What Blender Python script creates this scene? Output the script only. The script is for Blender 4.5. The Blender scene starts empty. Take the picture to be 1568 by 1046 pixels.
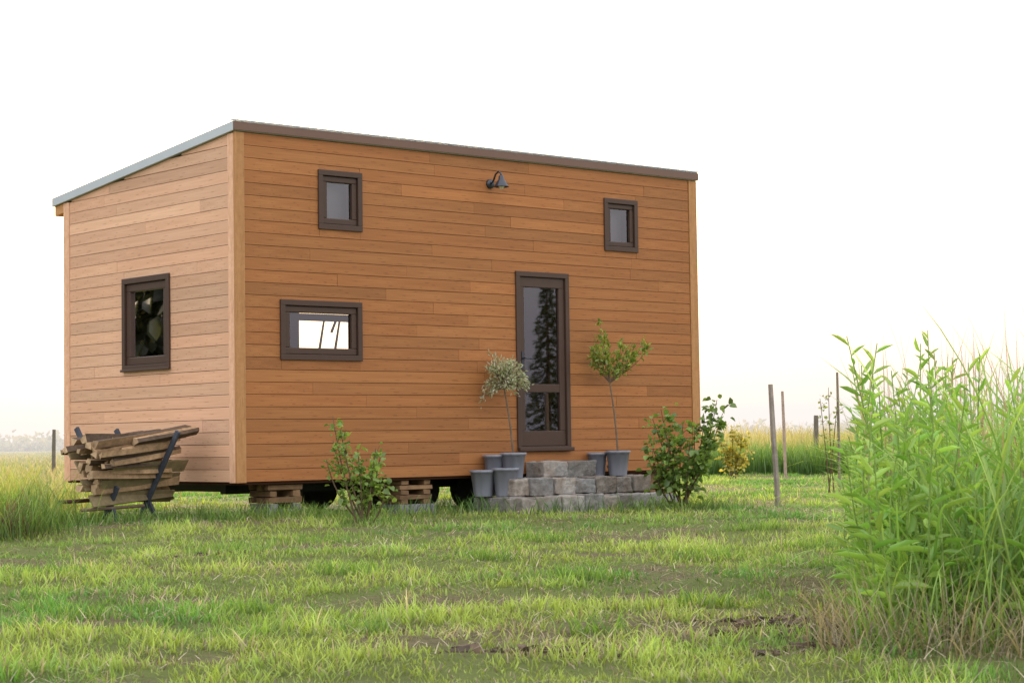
import bpy, bmesh, numpy as np, math, random
from mathutils import Vector, Matrix
random.seed(7); rng=np.random.default_rng(11)
scene=bpy.context.scene
SC=scene.collection

# ------------------------------------------------------------------ noise
_G=rng.random((8,256,256))
def vnoise(x,y,scale,k=0):
    x=np.asarray(x,float)/scale+1000.3; y=np.asarray(y,float)/scale+1000.7
    xi=np.floor(x).astype(int); yi=np.floor(y).astype(int)
    fx=x-xi; fy=y-yi; fx=fx*fx*(3-2*fx); fy=fy*fy*(3-2*fy)
    g=_G[k%8]
    a=g[xi%256,yi%256]; b=g[(xi+1)%256,yi%256]; c=g[xi%256,(yi+1)%256]; d=g[(xi+1)%256,(yi+1)%256]
    return (a*(1-fx)+b*fx)*(1-fy)+(c*(1-fx)+d*fx)*fy
def fbm(x,y,s,k=0):
    return .5*vnoise(x,y,s,k)+.3*vnoise(x,y,s*.47,k+1)+.2*vnoise(x,y,s*.21,k+2)
def hgt(x,y):
    x=np.asarray(x,float); y=np.asarray(y,float)
    r=np.hypot(x,y-15)
    near=np.clip(1-(r-40)/40,0,1)
    h=.05*np.exp(-((x+3.6)**2/9+(y-20.5)**2/8))
    h=h+near*(.07*(vnoise(x,y,3.1,3)-.5)*np.clip(np.abs(y-22)/10,.25,1)+.05*(vnoise(x,y,.9,4)-.5)*np.clip(np.abs(y-22)/5,.4,1)+.045*(vnoise(x,y,.4,5)-.5)*np.clip(1-(y-16)/6,0,1))
    return h
SOIL=((1.2,8.1,.38,.6),(.15,7.1,.35,.2),(-2.1,14.1,.3,.3),(-2.0,9,.25,.25),(1.55,10.5,.25,.8),(-.3,10.2,.5,.25),(-1.2,7.3,.4,.2),(.6,13.5,.5,.25),(.9,11.5,.4,.4),(.5,8.6,.3,.3))
def soilmask(x,y):
    m=np.clip((fbm(x,y,1.1,5)-.575)*9,0,1)*.7
    for cx,cy,rx,ry in SOIL:
        k=1.3 if (cx>1 and cy<9) or cx<-1.9 else .8
        m=np.maximum(m,np.exp(-(((x-cx)/rx)**2+((y-cy)/ry)**2))*k*(.3+1.2*vnoise(x,y,.2,6)))
    return np.clip(m,0,1)

# ------------------------------------------------------------------ materials
def newmat(name):
    m=bpy.data.materials.new(name); m.use_nodes=True
    nt=m.node_tree; nt.nodes.clear()
    out=nt.nodes.new('ShaderNodeOutputMaterial')
    return m,nt,out
def N(nt,t,**kw):
    return nt.nodes.new(t)
def mixcol(nt,fac,a,b,blend='MIX'):
    n=nt.nodes.new('ShaderNodeMix'); n.data_type='RGBA'; n.blend_type=blend
    for sock,val in ((n.inputs[0],fac),(n.inputs[6],a),(n.inputs[7],b)):
        if isinstance(val,bpy.types.NodeSocket): nt.links.new(val,sock)
        elif isinstance(val,(int,float)): sock.default_value=val
        else: sock.default_value=(*val,1)
    return n.outputs[2]
def ramp(nt,fac,stops):
    r=nt.nodes.new('ShaderNodeValToRGB'); e=r.color_ramp.elements
    while len(e)<len(stops): e.new(.5)
    for i,(p,c) in enumerate(stops):
        e[i].position=p; e[i].color=(*c,1) if not isinstance(c,(int,float)) else (c,c,c,1)
    nt.links.new(fac,r.inputs[0]); return r.outputs[0]
def mapping(nt,kind,scale):
    tc=nt.nodes.new('ShaderNodeTexCoord'); mp=nt.nodes.new('ShaderNodeMapping')
    mp.inputs['Scale'].default_value=scale
    nt.links.new(tc.outputs[kind],mp.inputs[0]); return mp.outputs[0]
def noise(nt,vec,scale,detail=4,rough=.6):
    n=N(nt,'ShaderNodeTexNoise'); n.inputs['Scale'].default_value=scale
    n.inputs['Detail'].default_value=detail; n.inputs['Roughness'].default_value=rough
    nt.links.new(vec,n.inputs['Vector']); return n.outputs[0]
def colattr(nt):
    a=nt.nodes.new('ShaderNodeAttribute'); a.attribute_name='Col'; return a.outputs['Color']
def bump(nt,h,strength,dist=.01):
    b=nt.nodes.new('ShaderNodeBump'); b.inputs['Strength'].default_value=strength; b.inputs['Distance'].default_value=dist
    nt.links.new(h,b.inputs['Height']); return b.outputs[0]
def pbr(name,colfn,rough=.6,spec=.4,metal=0,bumpfn=None):
    m,nt,out=newmat(name)
    p=nt.nodes.new('ShaderNodeBsdfPrincipled')
    p.inputs['Roughness'].default_value=rough; p.inputs['Metallic'].default_value=metal
    p.inputs['Specular IOR Level'].default_value=spec
    c=colfn(nt)
    if isinstance(c,bpy.types.NodeSocket): nt.links.new(c,p.inputs['Base Color'])
    else: p.inputs['Base Color'].default_value=(*c,1)
    if bumpfn: nt.links.new(bumpfn(nt),p.inputs['Normal'])
    nt.links.new(p.outputs[0],out.inputs[0]); return m

def wood_cladding(name,lo,hi,knot):
    def col(nt):
        v=mapping(nt,'UV',(1.0,22,1)); s=noise(nt,v,1.6,7,.7)
        c=mixcol(nt,ramp(nt,s,[(.32,0),(.68,1)]),lo,hi)
        v3=mapping(nt,'UV',(.9,2.4,1)); w=noise(nt,v3,2.4,4,.6)
        c=mixcol(nt,ramp(nt,w,[(.4,.0),(.7,.5)]),c,(lo[0]*.80,lo[1]*.72,lo[2]*.66))
        v2=mapping(nt,'UV',(1,1.15,1))
        vo=nt.nodes.new('ShaderNodeTexVoronoi'); vo.voronoi_dimensions='2D'; vo.inputs['Scale'].default_value=4.2
        nt.links.new(v2,vo.inputs['Vector'])
        sp=nt.nodes.new('ShaderNodeSeparateColor'); nt.links.new(vo.outputs['Color'],sp.inputs[0])
        on=ramp(nt,sp.outputs[0],[(.5,0),(.55,1)])
        k=ramp(nt,vo.outputs['Distance'],[(.04,1),(.085,0)])
        mu=nt.nodes.new('ShaderNodeMath'); mu.operation='MULTIPLY'; nt.links.new(on,mu.inputs[0]); nt.links.new(k,mu.inputs[1])
        c=mixcol(nt,mu.outputs[0],c,knot)
        return mixcol(nt,1.0,c,colattr(nt),'MULTIPLY')
    def bf(nt):
        v=mapping(nt,'UV',(2,60,1)); return bump(nt,noise(nt,v,2,4,.6),.35,.004)
    return pbr(name,col,.6,.3,0,bf)
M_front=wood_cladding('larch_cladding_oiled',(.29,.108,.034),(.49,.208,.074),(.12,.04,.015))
M_side=wood_cladding('larch_cladding_lit_tint',(.60,.335,.215),(.78,.49,.34),(.28,.11,.055))  # same larch; stronger light on the left side is put into these colours
M_trim=wood_cladding('larch_trim',(.47,.225,.088),(.60,.31,.13),(.3,.12,.05))
M_dark=pbr('window_frame_umber',lambda nt:mixcol(nt,noise(nt,mapping(nt,'Object',(1,1,1)),6),(.060,.034,.026),(.08,.046,.036)),.45,.3)
M_fascia=pbr('brown_metal_fascia',lambda nt:mixcol(nt,noise(nt,mapping(nt,'Object',(1,1,1)),3),(.13,.065,.045),(.16,.08,.056)),.4,.5)
M_zinc=pbr('zinc_roof',lambda nt:mixcol(nt,noise(nt,mapping(nt,'Object',(1,1,1)),4),(.42,.47,.54),(.5,.54,.6)),.45,.5,.1)
M_inner=pbr('interior_lining',lambda nt:mixcol(nt,noise(nt,mapping(nt,'Object',(1,1,8)),3),(.24,.17,.12),(.32,.24,.17)),.7,.2)
M_core=pbr('wall_underlay',lambda nt:(.05,.022,.012),.9,.1)
M_steel=pbr('chassis_steel',lambda nt:(.03,.028,.027),.6,.4)
M_lampm=pbr('lamp_metal',lambda nt:(.05,.055,.075),.3,.6,.5)
M_bulb=pbr('lamp_glass',lambda nt:(.8,.78,.74),.15,.6)
def stone(nt):
    v=mapping(nt,'Object',(1,1,1))
    c=mixcol(nt,ramp(nt,noise(nt,v,8,8,.75),[(.3,0),(.7,1)]),(.15,.14,.13),(.46,.435,.42))
    c=mixcol(nt,ramp(nt,noise(nt,v,2.5,4),[(.48,0),(.66,.5)]),c,(.28,.20,.15))
    return mixcol(nt,1.0,c,colattr(nt),'MULTIPLY')
M_stone=pbr('rough_stone_block',stone,.9,.2,0,lambda nt:bump(nt,noise(nt,mapping(nt,'Object',(1,1,1)),26,8,.8),1.0,.025))
M_pot=pbr('zinc_pot',lambda nt:mixcol(nt,noise(nt,mapping(nt,'Object',(1,1,1)),5),(.19,.20,.25),(.26,.27,.33)),.55,.4,.0)
M_soil=pbr('potting_soil',lambda nt:(.03,.02,.015),.95,.1)
def vcol(name,rough=.8,sc=18,amt=.5):
    def f(nt):
        v=mapping(nt,'Object',(1,1,1))
        return mixcol(nt,1.0,colattr(nt),ramp(nt,noise(nt,v,sc,6,.7),[(.3,1-amt),(.7,1.1)]),'MULTIPLY')
    return pbr(name,f,rough,.2,0,lambda nt:bump(nt,noise(nt,mapping(nt,'Object',(1,1,1)),sc*2,5,.7),.5,.006))
M_log=vcol('split_firewood')
M_plank=vcol('grey_timber',.8,10,.4)
M_bark=vcol('bark',.9,30,.4)
def leafmat(name,trans=.45,gloss=.06,rough=.45):
    m,nt,out=newmat(name)
    c=colattr(nt)
    d=N(nt,'ShaderNodeBsdfDiffuse'); t=N(nt,'ShaderNodeBsdfTranslucent'); g=N(nt,'ShaderNodeBsdfGlossy')
    g.inputs['Roughness'].default_value=rough
    nt.links.new(c,d.inputs[0])
    tc=mixcol(nt,1.0,c,(1.15,1.1,.65),'MULTIPLY'); nt.links.new(tc,t.inputs[0])
    a=N(nt,'ShaderNodeMixShader'); a.inputs[0].default_value=trans
    nt.links.new(d.outputs[0],a.inputs[1]); nt.links.new(t.outputs[0],a.inputs[2])
    b=N(nt,'ShaderNodeMixShader'); b.inputs[0].default_value=gloss
    nt.links.new(a.outputs[0],b.inputs[1]); nt.links.new(g.outputs[0],b.inputs[2])
    nt.links.new(b.outputs[0],out.inputs[0]); return m
M_grass=leafmat('grass_blades',.45,.04,.5)
M_leaf=leafmat('leaves',.45,.05,.45)
def glass():
    m,nt,out=newmat('window_glass')
    t=N(nt,'ShaderNodeBsdfTransparent'); t.inputs[0].default_value=(.86,.88,.87,1)
    g=N(nt,'ShaderNodeBsdfGlossy'); g.inputs['Roughness'].default_value=.015; g.inputs[0].default_value=(.93,.88,.93,1)
    lw=N(nt,'ShaderNodeFresnel'); lw.inputs[0].default_value=2.0
    a=N(nt,'ShaderNodeMixShader')
    ma=N(nt,'ShaderNodeMath'); ma.operation='ADD'; ma.inputs[1].default_value=.02
    nt.links.new(lw.outputs[0],ma.inputs[0]); nt.links.new(ma.outputs[0],a.inputs[0])
    nt.links.new(t.outputs[0],a.inputs[1]); nt.links.new(g.outputs[0],a.inputs[2])
    nt.links.new(a.outputs[0],out.inputs[0]); return m
M_glass=glass()
def groundcol(nt):
    v=mapping(nt,'Object',(1,1,1))
    a=mixcol(nt,noise(nt,v,1.2,6,.65),(.06,.095,.022),(.16,.22,.055))
    a=mixcol(nt,ramp(nt,noise(nt,v,25,4,.8),[(.3,.0),(.8,.5)]),a,(.26,.22,.12))
    sep=nt.nodes.new('ShaderNodeSeparateColor'); nt.links.new(colattr(nt),sep.inputs[0])
    soil=mixcol(nt,ramp(nt,noise(nt,v,18,6,.8),[(.35,0),(.7,1)]),(.055,.038,.026),(.29,.22,.155))
    return mixcol(nt,sep.outputs[0],a,soil)
M_ground=pbr('ground_soil_turf',groundcol,.95,.1,0,lambda nt:bump(nt,noise(nt,mapping(nt,'Object',(1,1,1)),14,8,.75),.9,.05))

# ------------------------------------------------------------------ mesh helpers
def empty(name,parent=None,loc=(0,0,0),rotz=0):
    e=bpy.data.objects.new(name,None); e.location=loc; e.rotation_euler=(0,0,rotz); e.empty_display_size=.2
    SC.objects.link(e)
    if parent: e.parent=parent
    return e
class MB:
    def __init__(s): s.v=[];s.f=[];s.m=[];s.c=[];s.uv=[]
    def poly(s,idx,mat=0,col=(1,1,1),uvs=None):
        s.f.append(idx); s.m.append(mat); s.c.append(col); s.uv.append(uvs or [(s.v[i][0],s.v[i][2]) for i in idx])
    def hexa(s,P,mat=0,col=(1,1,1),ax=0,off=(0,0)):
        b=len(s.v); s.v+= [tuple(p) for p in P]
        oth=[a for a in (0,1,2) if a!=ax]
        for q in ((0,3,2,1),(4,5,6,7),(0,1,5,4),(1,2,6,5),(2,3,7,6),(3,0,4,7)):
            uv=[(P[i][ax]+off[0],P[i][oth[0]]*.9+P[i][oth[1]]+off[1]) for i in q]
            s.poly([b+i for i in q],mat,col,uv)
    def box(s,x0,x1,y0,y1,z0,z1,mat=0,col=(1,1,1),ax=0,off=None,M=None,jit=0):
        P=[(x0,y0,z0),(x1,y0,z0),(x1,y1,z0),(x0,y1,z0),(x0,y0,z1),(x1,y0,z1),(x1,y1,z1),(x0,y1,z1)]
        if jit: P=[tuple(c+random.uniform(-jit,jit) for c in p) for p in P]
        if M is not None: P=[tuple(M@Vector(p)) for p in P]
        s.hexa(P,mat,col,ax,off or (random.uniform(0,50),random.uniform(0,50)))
    def tube(s,pts,rad,n=6,mat=0,col=(1,1,1),cap=True):
        pts=[Vector(p) for p in pts]; b=len(s.v)
        for i,p in enumerate(pts):
            t=(pts[min(i+1,len(pts)-1)]-pts[max(i-1,0)]).normalized()
            a=t.orthogonal().normalized() if i==0 else (a-t*a.dot(t)).normalized()
            c=t.cross(a)
            for k in range(n):
                th=2*math.pi*k/n; s.v.append(tuple(p+(a*math.cos(th)+c*math.sin(th))*rad[i]))
        for i in range(len(pts)-1):
            for k in range(n):
                k2=(k+1)%n
                s.poly([b+i*n+k,b+i*n+k2,b+(i+1)*n+k2,b+(i+1)*n+k],mat,col)
        if cap:
            s.poly([b+k for k in range(n)][::-1],mat,col); s.poly([b+(len(pts)-1)*n+k for k in range(n)],mat,col)
    def lathe(s,prof,n=24,center=(0,0,0),mat=0,col=(1,1,1),flute=0,nf=12):
        b=len(s.v)
        for r,z in prof:
            for k in range(n):
                th=2*math.pi*k/n; rr=r*(1+flute*math.cos(nf*th))
                s.v.append((center[0]+rr*math.cos(th),center[1]+rr*math.sin(th),center[2]+z))
        for i in range(len(prof)-1):
            for k in range(n):
                k2=(k+1)%n; s.poly([b+i*n+k,b+i*n+k2,b+(i+1)*n+k2,b+(i+1)*n+k],mat,col)
    def build(s,name,mats,parent=None,loc=(0,0,0),rotz=0,bevel=0,smooth=False,fixn=True,swap=False):
        me=bpy.data.meshes.new(name)
        V=[(y,x,z) for x,y,z in s.v] if swap else s.v
        me.from_pydata(V,[],s.f)
        for m in mats: me.materials.append(m)
        me.polygons.foreach_set('material_index',s.m)
        uv=me.uv_layers.new(name='UVMap'); ca=me.color_attributes.new('Col','FLOAT_COLOR','CORNER')
        U=[];C=[]
        for f,u,c in zip(s.f,s.uv,s.c):
            for q in u: U+=[q[0],q[1]]
            C+=[c[0],c[1],c[2],1]*len(f)
        uv.data.foreach_set('uv',U); ca.data.foreach_set('color',C)
        if smooth: me.polygons.foreach_set('use_smooth',[True]*len(s.f))
        if fixn:
            bm=bmesh.new(); bm.from_mesh(me); bmesh.ops.recalc_face_normals(bm,faces=bm.faces); bm.to_mesh(me); bm.free()
        me.update()
        o=bpy.data.objects.new(name,me); SC.objects.link(o); o.location=loc; o.rotation_euler=(0,0,rotz)
        if parent: o.parent=parent
        if bevel:
            b=o.modifiers.new('bevel','BEVEL'); b.width=bevel; b.segments=2; b.limit_method='ANGLE'
        return o
def raw_mesh(name,V,loops,starts,cols,mat,parent=None):
    me=bpy.data.meshes.new(name)
    me.vertices.add(len(V)); me.vertices.foreach_set('co',V.astype(np.float32).ravel())
    me.loops.add(len(loops)); me.loops.foreach_set('vertex_index',loops.astype(np.int32))
    me.polygons.add(len(starts)); me.polygons.foreach_set('loop_start',starts.astype(np.int32))
    me.update(calc_edges=True)
    ca=me.color_attributes.new('Col','FLOAT_COLOR','POINT')
    c4=np.ones((len(V),4),np.float32); c4[:,:3]=cols; ca.data.foreach_set('color',c4.ravel())
    me.materials.append(mat)
    o=bpy.data.objects.new(name,me); SC.objects.link(o)
    if parent: o.parent=parent
    return o
def blades(name,P,L,W,az,lean,bend,cb,ct,K,mat,parent=None,face=None):
    n=len(P); L=np.broadcast_to(L,n); W=np.broadcast_to(W,n)
    C=np.zeros((n,K+1,3)); C[:,0]=P
    for k in range(K):
        th=lean+bend*((k+.5)/K)**1.3
        st=L/K
        C[:,k+1,0]=C[:,k,0]+st*np.sin(th)*np.cos(az)
        C[:,k+1,1]=C[:,k,1]+st*np.sin(th)*np.sin(az)
        C[:,k+1,2]=C[:,k,2]+st*np.cos(th)
    fa=az+np.pi/2 if face is None else face
    side=np.stack([np.cos(fa),np.sin(fa),np.zeros(n)],1)
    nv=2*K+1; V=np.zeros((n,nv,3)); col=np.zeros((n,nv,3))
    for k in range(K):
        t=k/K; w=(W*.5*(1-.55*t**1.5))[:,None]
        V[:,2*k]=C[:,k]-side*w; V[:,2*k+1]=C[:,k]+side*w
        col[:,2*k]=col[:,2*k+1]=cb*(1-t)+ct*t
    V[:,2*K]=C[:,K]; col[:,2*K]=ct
    pat=[];st=[]
    for k in range(K-1): st.append(len(pat)); pat+=[2*k,2*k+1,2*k+3,2*k+2]
    st.append(len(pat)); pat+=[2*K-2,2*K-1,2*K]
    pat=np.array(pat); st=np.array(st)
    loops=(pat[None]+np.arange(n)[:,None]*nv).ravel()
    starts=(st[None]+np.arange(n)[:,None]*len(pat)).ravel()
    return raw_mesh(name,V.reshape(-1,3),loops,starts,col.reshape(-1,3),mat,parent)
def nrm(a): return a/np.maximum(np.linalg.norm(a,axis=1,keepdims=True),1e-9)
def leaves(name,P,D,L,W,col,mat,parent=None,fold=.25,droop=.15,up=None):
    n=len(P); D=nrm(np.asarray(D,float)); L=np.broadcast_to(L,n)[:,None]; W=np.broadcast_to(W,n)[:,None]
    r=rng.normal(size=(n,3))*.55+np.array([0,0,1.]) if up is None else up
    S=nrm(np.cross(D,r)); U=np.cross(S,D)
    V=np.zeros((n,6,3))
    V[:,0]=P; V[:,1]=P+D*L*.3+S*W*.45+U*W*fold; V[:,2]=P+D*L*.68+S*W*.42+U*(W*fold-L*droop*.4)
    V[:,3]=P+D*L-U*L*droop; V[:,4]=P+D*L*.68-S*W*.42+U*(W*fold-L*droop*.4); V[:,5]=P+D*L*.3-S*W*.45+U*W*fold
    pat=np.array([0,3,2,1,0,5,4,3])
    loops=(pat[None]+np.arange(n)[:,None]*6).ravel()
    starts=(np.array([0,4])[None]+np.arange(n)[:,None]*8).ravel()
    return raw_mesh(name,V.reshape(-1,3),loops,starts,np.repeat(col,6,axis=0),mat,parent)

# ------------------------------------------------------------------ camera
F=3015.0
cam=bpy.data.cameras.new('camera'); co=bpy.data.objects.new('camera',cam); SC.objects.link(co)
cam.sensor_width=36; cam.lens=F/1568*36; cam.clip_end=5000
co.matrix_world=Matrix.Translation((0,0,.8))@Matrix.Rotation(math.pi/2+.0498,4,'X')@Matrix.Rotation(-.0141,4,'Z')
scene.camera=co
cam.dof.use_dof=True; cam.dof.focus_distance=17; cam.dof.aperture_fstop=13

# ------------------------------------------------------------------ world & sun
SUN_AZ=-8.0; SUN_EL=12.0      # degrees to the right of +Y
w=bpy.data.worlds.new('World'); scene.world=w; w.use_nodes=True
nt=w.node_tree; nt.nodes.clear()
out=nt.nodes.new('ShaderNodeOutputWorld')
sky=nt.nodes.new('ShaderNodeTexSky'); sky.sky_type='NISHITA'; sky.sun_disc=False
sky.sun_elevation=math.radians(SUN_EL); sky.sun_rotation=math.radians(SUN_AZ); sky.dust_density=4; sky.air_density=1.2
b1=nt.nodes.new('ShaderNodeBackground'); b1.inputs[1].default_value=.05; nt.links.new(sky.outputs[0],b1.inputs[0])
tc=nt.nodes.new('ShaderNodeTexCoord'); sep=nt.nodes.new('ShaderNodeSeparateXYZ'); nt.links.new(tc.outputs['Generated'],sep.inputs[0])
hz=ramp(nt,sep.outputs[2],[(0,(.40,.395,.44)),(.05,(.45,.44,.48)),(.12,(.60,.59,.61)),(.3,(.96,.94,.92)),(.6,(1,.98,.96))])
b2=nt.nodes.new('ShaderNodeBackground'); b2.inputs[1].default_value=1.85; nt.links.new(hz,b2.inputs[0])
ad=nt.nodes.new('ShaderNodeAddShader'); nt.links.new(b1.outputs[0],ad.inputs[0]); nt.links.new(b2.outputs[0],ad.inputs[1])
nt.links.new(ad.outputs[0],out.inputs[0])
sl=bpy.data.lights.new('sun','SUN'); sl.energy=5.0; sl.angle=math.radians(1.0); sl.color=(1,.83,.57)
so=bpy.data.objects.new('sun',sl); SC.objects.link(so)
a,e=math.radians(SUN_AZ),math.radians(SUN_EL)
sd=Vector((math.sin(a)*math.cos(e),math.cos(a)*math.cos(e),math.sin(e)))
so.rotation_euler=sd.to_track_quat('Z','Y').to_euler()
scene.view_settings.view_transform='Standard'; scene.view_settings.look='None'; scene.view_settings.exposure=0
# haze over far fields: box volume glows to stand in for scattered light
m,nt,out=newmat('glowing_mist')
ab=nt.nodes.new('ShaderNodeVolumeAbsorption'); ab.inputs['Color'].default_value=(0,0,0,1); ab.inputs['Density'].default_value=.0034
em=nt.nodes.new('ShaderNodeEmission'); em.inputs[0].default_value=(1.0,.96,.94,1); em.inputs[1].default_value=.0034*.95
ad=nt.nodes.new('ShaderNodeAddShader'); nt.links.new(ab.outputs[0],ad.inputs[0]); nt.links.new(em.outputs[0],ad.inputs[1]); nt.links.new(ad.outputs[0],out.inputs['Volume'])
mb=MB(); mb.box(-450,450,62,620,-3,9); mb.build('glowing_mist_box',[m])

# ------------------------------------------------------------------ ground
def axis(lo,hi,step,far):
    a=list(np.arange(lo,hi+1e-6,step)); s=step; x=hi
    while x<far: s*=1.35; x+=s; a.append(x)
    s=step; x=lo
    while x>-far: s*=1.35; x-=s; a.insert(0,x)
    return np.array(a)
gx=axis(-9,10,.1,3000); gy=axis(5,30,.1,3000)
GX,GY=np.meshgrid(gx,gy); GZ=hgt(GX,GY)
V=np.stack([GX,GY,GZ],-1).reshape(-1,3); nx,ny=len(gx),len(gy)
i=np.arange(ny-1)[:,None]*nx+np.arange(nx-1)[None]
loops=np.stack([i,i+1,i+nx+1,i+nx],-1).ravel()
sm=soilmask(V[:,0],V[:,1])*(V[:,1]<45)
g=raw_mesh('ground',V,loops,np.arange((nx-1)*(ny-1))*4,np.repeat(sm[:,None],3,1),M_ground)
g.data.polygons.foreach_set('use_smooth',[True]*len(g.data.polygons))

# ------------------------------------------------------------------ house
A=.853; HO=(-2.773,19.83,0.0); HR=math.pi/2-A
ux,uy=math.sin(A),math.cos(A)
def to_local(x,y):
    dx,dy=x-HO[0],y-HO[1]; return dx*ux+dy*uy, -dx*uy+dy*ux
def to_world(s,t,z=0): return (HO[0]+s*ux-t*uy, HO[1]+s*uy+t*ux, z)
house=empty('tiny_house',None,HO,HR)
L,W=6.677,3.503; ZB=.414; ZT=3.955; SL=.1069
EXP=(ZT-ZB)/28.0
front_open=[(.995,1.563,3.023,3.65),(.505,1.547,1.651,2.272),(3.718,4.533,.688,2.71),(5.125,5.678,3.014,3.64)]
side_open=[(1.232,2.213,1.598,2.61)]
back_open=[(3.1,4.1,1.5,2.6)]
def core(mb,S0,S1,z0,z1,opens,t0,t1,mat=0):
    ss=sorted({S0,S1,*[o[0]+.03 for o in opens],*[o[1]-.03 for o in opens]})
    zs=sorted({z0,z1,*[o[2]+.03 for o in opens],*[o[3]-.03 for o in opens]})
    zs=[z for z in zs if z0<=z<=z1]
    for a0,a1 in zip(ss,ss[1:]):
        for c0,c1 in zip(zs,zs[1:]):
            s_,z_=(a0+a1)/2,(c0+c1)/2
            if any(o[0]<s_<o[1] and o[2]<z_<o[3] for o in opens): continue
            mb.box(a0,a1,t0,t1,c0,c1,mat)
mb=MB(); core(mb,0,L,ZB,ZT-.002,front_open,0,.1); mb.build('front_wall_core',[M_core],house,fixn=False)
mb=MB(); core(mb,0,L,ZB,ZT-SL*3.5-.01,back_open,3.4,3.5); mb.build('rear_wall_core',[M_core],house,fixn=False)
def side_core(name,x0,x1,opens):
    mb=MB(); zt=ZT-SL*3.4-.005
    core(mb,.1,3.4,ZB,zt,opens,x0,x1)
    P=[(.1,x0,zt),(3.4,x0,zt),(3.4,x1,zt),(.1,x1,zt),(.1,x0,ZT-SL*.1-.004),(3.4,x0,zt+.002),(3.4,x1,zt+.002),(.1,x1,ZT-SL*.1-.004)]
    mb.hexa(P); mb.build(name,[M_core],house,swap=True)
side_core('left_wall_core',0,.1,side_open); side_core('right_wall_core',L-.1,L,[])
mb=MB(); mb.box(.1,L-.1,.1,3.4,ZB,ZB+.06); mb.build('floor',[M_inner],house)
mb=MB(); core(mb,.102,L-.102,ZB+.06,3.5,front_open,.1,.112); core(mb,.102,L-.102,ZB+.06,3.5,back_open,3.388,3.4)
mb.build('interior_lining',[M_inner],house,fixn=False)
mb=MB()
for k,x in enumerate((2.75,2.98,3.2,3.38)):
    mb.tube([(x,2.5,1.5),(x+.05,2.5,1.9),(x+.12,2.5,2.25)],[.02,.018,.014],6)
mb.tube([(2.98,2.5,2.12),(3.05,2.5,2.27),(3.2,2.5,2.3),(3.32,2.5,2.2)],[.018]*4,6)
mb.box(2.7,3.5,2.3,2.7,1.42,1.46)
for x in (2.74,3.46):
    for y in (2.34,2.66): mb.box(x-.02,x+.02,y-.02,y+.02,ZB+.06,1.42)
mb.build('bar_table_and_stools',[M_inner],house)

def cladding(name,S0,S1,slope,opens,mat,tfn=None,swap=False,seed=1):
    random.seed(seed); mb=MB(); gap=.0055; t=.024; nrow=28
    for r in range(nrow):
        z0=ZB+r*EXP; z1=z0+EXP-gap
        if r==nrow-1: z1=ZB+nrow*EXP-.002
        smax=S1 if not slope else min(S1,(ZT-z0-.02)/SL)
        if smax<=S0+.05: continue
        segs=[(S0,smax,z0,z1)]
        for o in opens:
            x0,x1,y0,y1=o[0]+.02,o[1]-.02,o[2]+.02,o[3]-.02; ns=[]
            for (a0,a1,p,q) in segs:
                if q<=y0 or p>=y1 or a1<=x0 or a0>=x1: ns.append((a0,a1,p,q)); continue
                if a0<x0: ns.append((a0,x0,p,q))
                if a1>x1: ns.append((x1,a1,p,q))
                if y0-p>.004: ns.append((max(a0,x0),min(a1,x1),p,y0))
                if q-y1>.004: ns.append((max(a0,x0),min(a1,x1),y1,q))
            segs=ns
        for a0,a1,p,q in segs:
            cuts=[a0]; x=a0+random.uniform(.5,3.2)
            while x<a1-.4: cuts.append(x); x+=random.uniform(1.4,3.6)
            cuts.append(a1)
            for c0,c1 in zip(cuts,cuts[1:]):
                v=max(.8,min(1.2,random.gauss(1,.08))); h=random.uniform(-.03,.03)
                if q-p<EXP*.8: v=1
                col=(v,v*(1+h),v*(1+1.5*h)); off=(random.uniform(0,90),random.uniform(0,90))
                pts=[c0,c1-.003]
                if slope:
                    k=(ZT-q)/SL
                    if c0<k<c1: pts=[c0,k,c1-.003]
                dt=random.uniform(-.0015,.0015)
                for p0,p1 in zip(pts,pts[1:]):
                    za=min(q,ZT-SL*p0-.003) if slope else q; zb_=min(q,ZT-SL*p1-.003) if slope else q
                    if tfn is None: y0,y1=-t+dt,-.001
                    else: y0,y1=tfn(t+dt)
                    P=[(p0,y0,p),(p1,y0,p),(p1,y1,p),(p0,y1,p),(p0,y0,za),(p1,y0,zb_),(p1,y1,zb_),(p0,y1,za)]
                    mb.hexa(P,0,col,0,off)
    return mb.build(name,[mat],house,swap=swap)
cladding('front_cladding',.085,L-.105,False,front_open,M_front,seed=3)
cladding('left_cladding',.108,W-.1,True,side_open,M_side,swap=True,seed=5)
cladding('right_cladding',.105,W-.1,True,[],M_front,tfn=lambda t:(L+.001,L+t),swap=True,seed=6)
cladding('rear_cladding',.105,L-.105,False,back_open,M_front,tfn=lambda t:(W-.002,W+t),seed=8).scale=(1,1,.882)
bpy.data.objects['rear_cladding'].location.z=ZB*(1-.882)
mb=MB()
def tr(*b,v=1.0): mb.box(*b,0,(v,v,v),2)
tr(-.032,.081,-.034,-.001,ZB-.01,ZT-.002,v=.85)
tr(L-.1,L+.034,-.034,-.001,ZB-.01,ZT-.002,v=.85)
tr(L+.001,L+.036,-.001,.1,ZB-.01,ZT-.012,v=1.1)
tr(-.001,.1,W+.001,W+.032,ZB-.01,ZT-SL*W-.01,v=1.15)
tr(L+.001,L+.036,W-.1,W+.03,ZB-.01,ZT-SL*W-.005)
mb.build('corner_trim',[M_trim],house,bevel=.003)
mb=MB()
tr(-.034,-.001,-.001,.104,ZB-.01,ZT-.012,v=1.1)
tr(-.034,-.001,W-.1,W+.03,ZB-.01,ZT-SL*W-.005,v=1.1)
mb.build('left_corner_trim',[M_side],house,bevel=.003)  # left-side brightness is carried by the lighter tint
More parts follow.
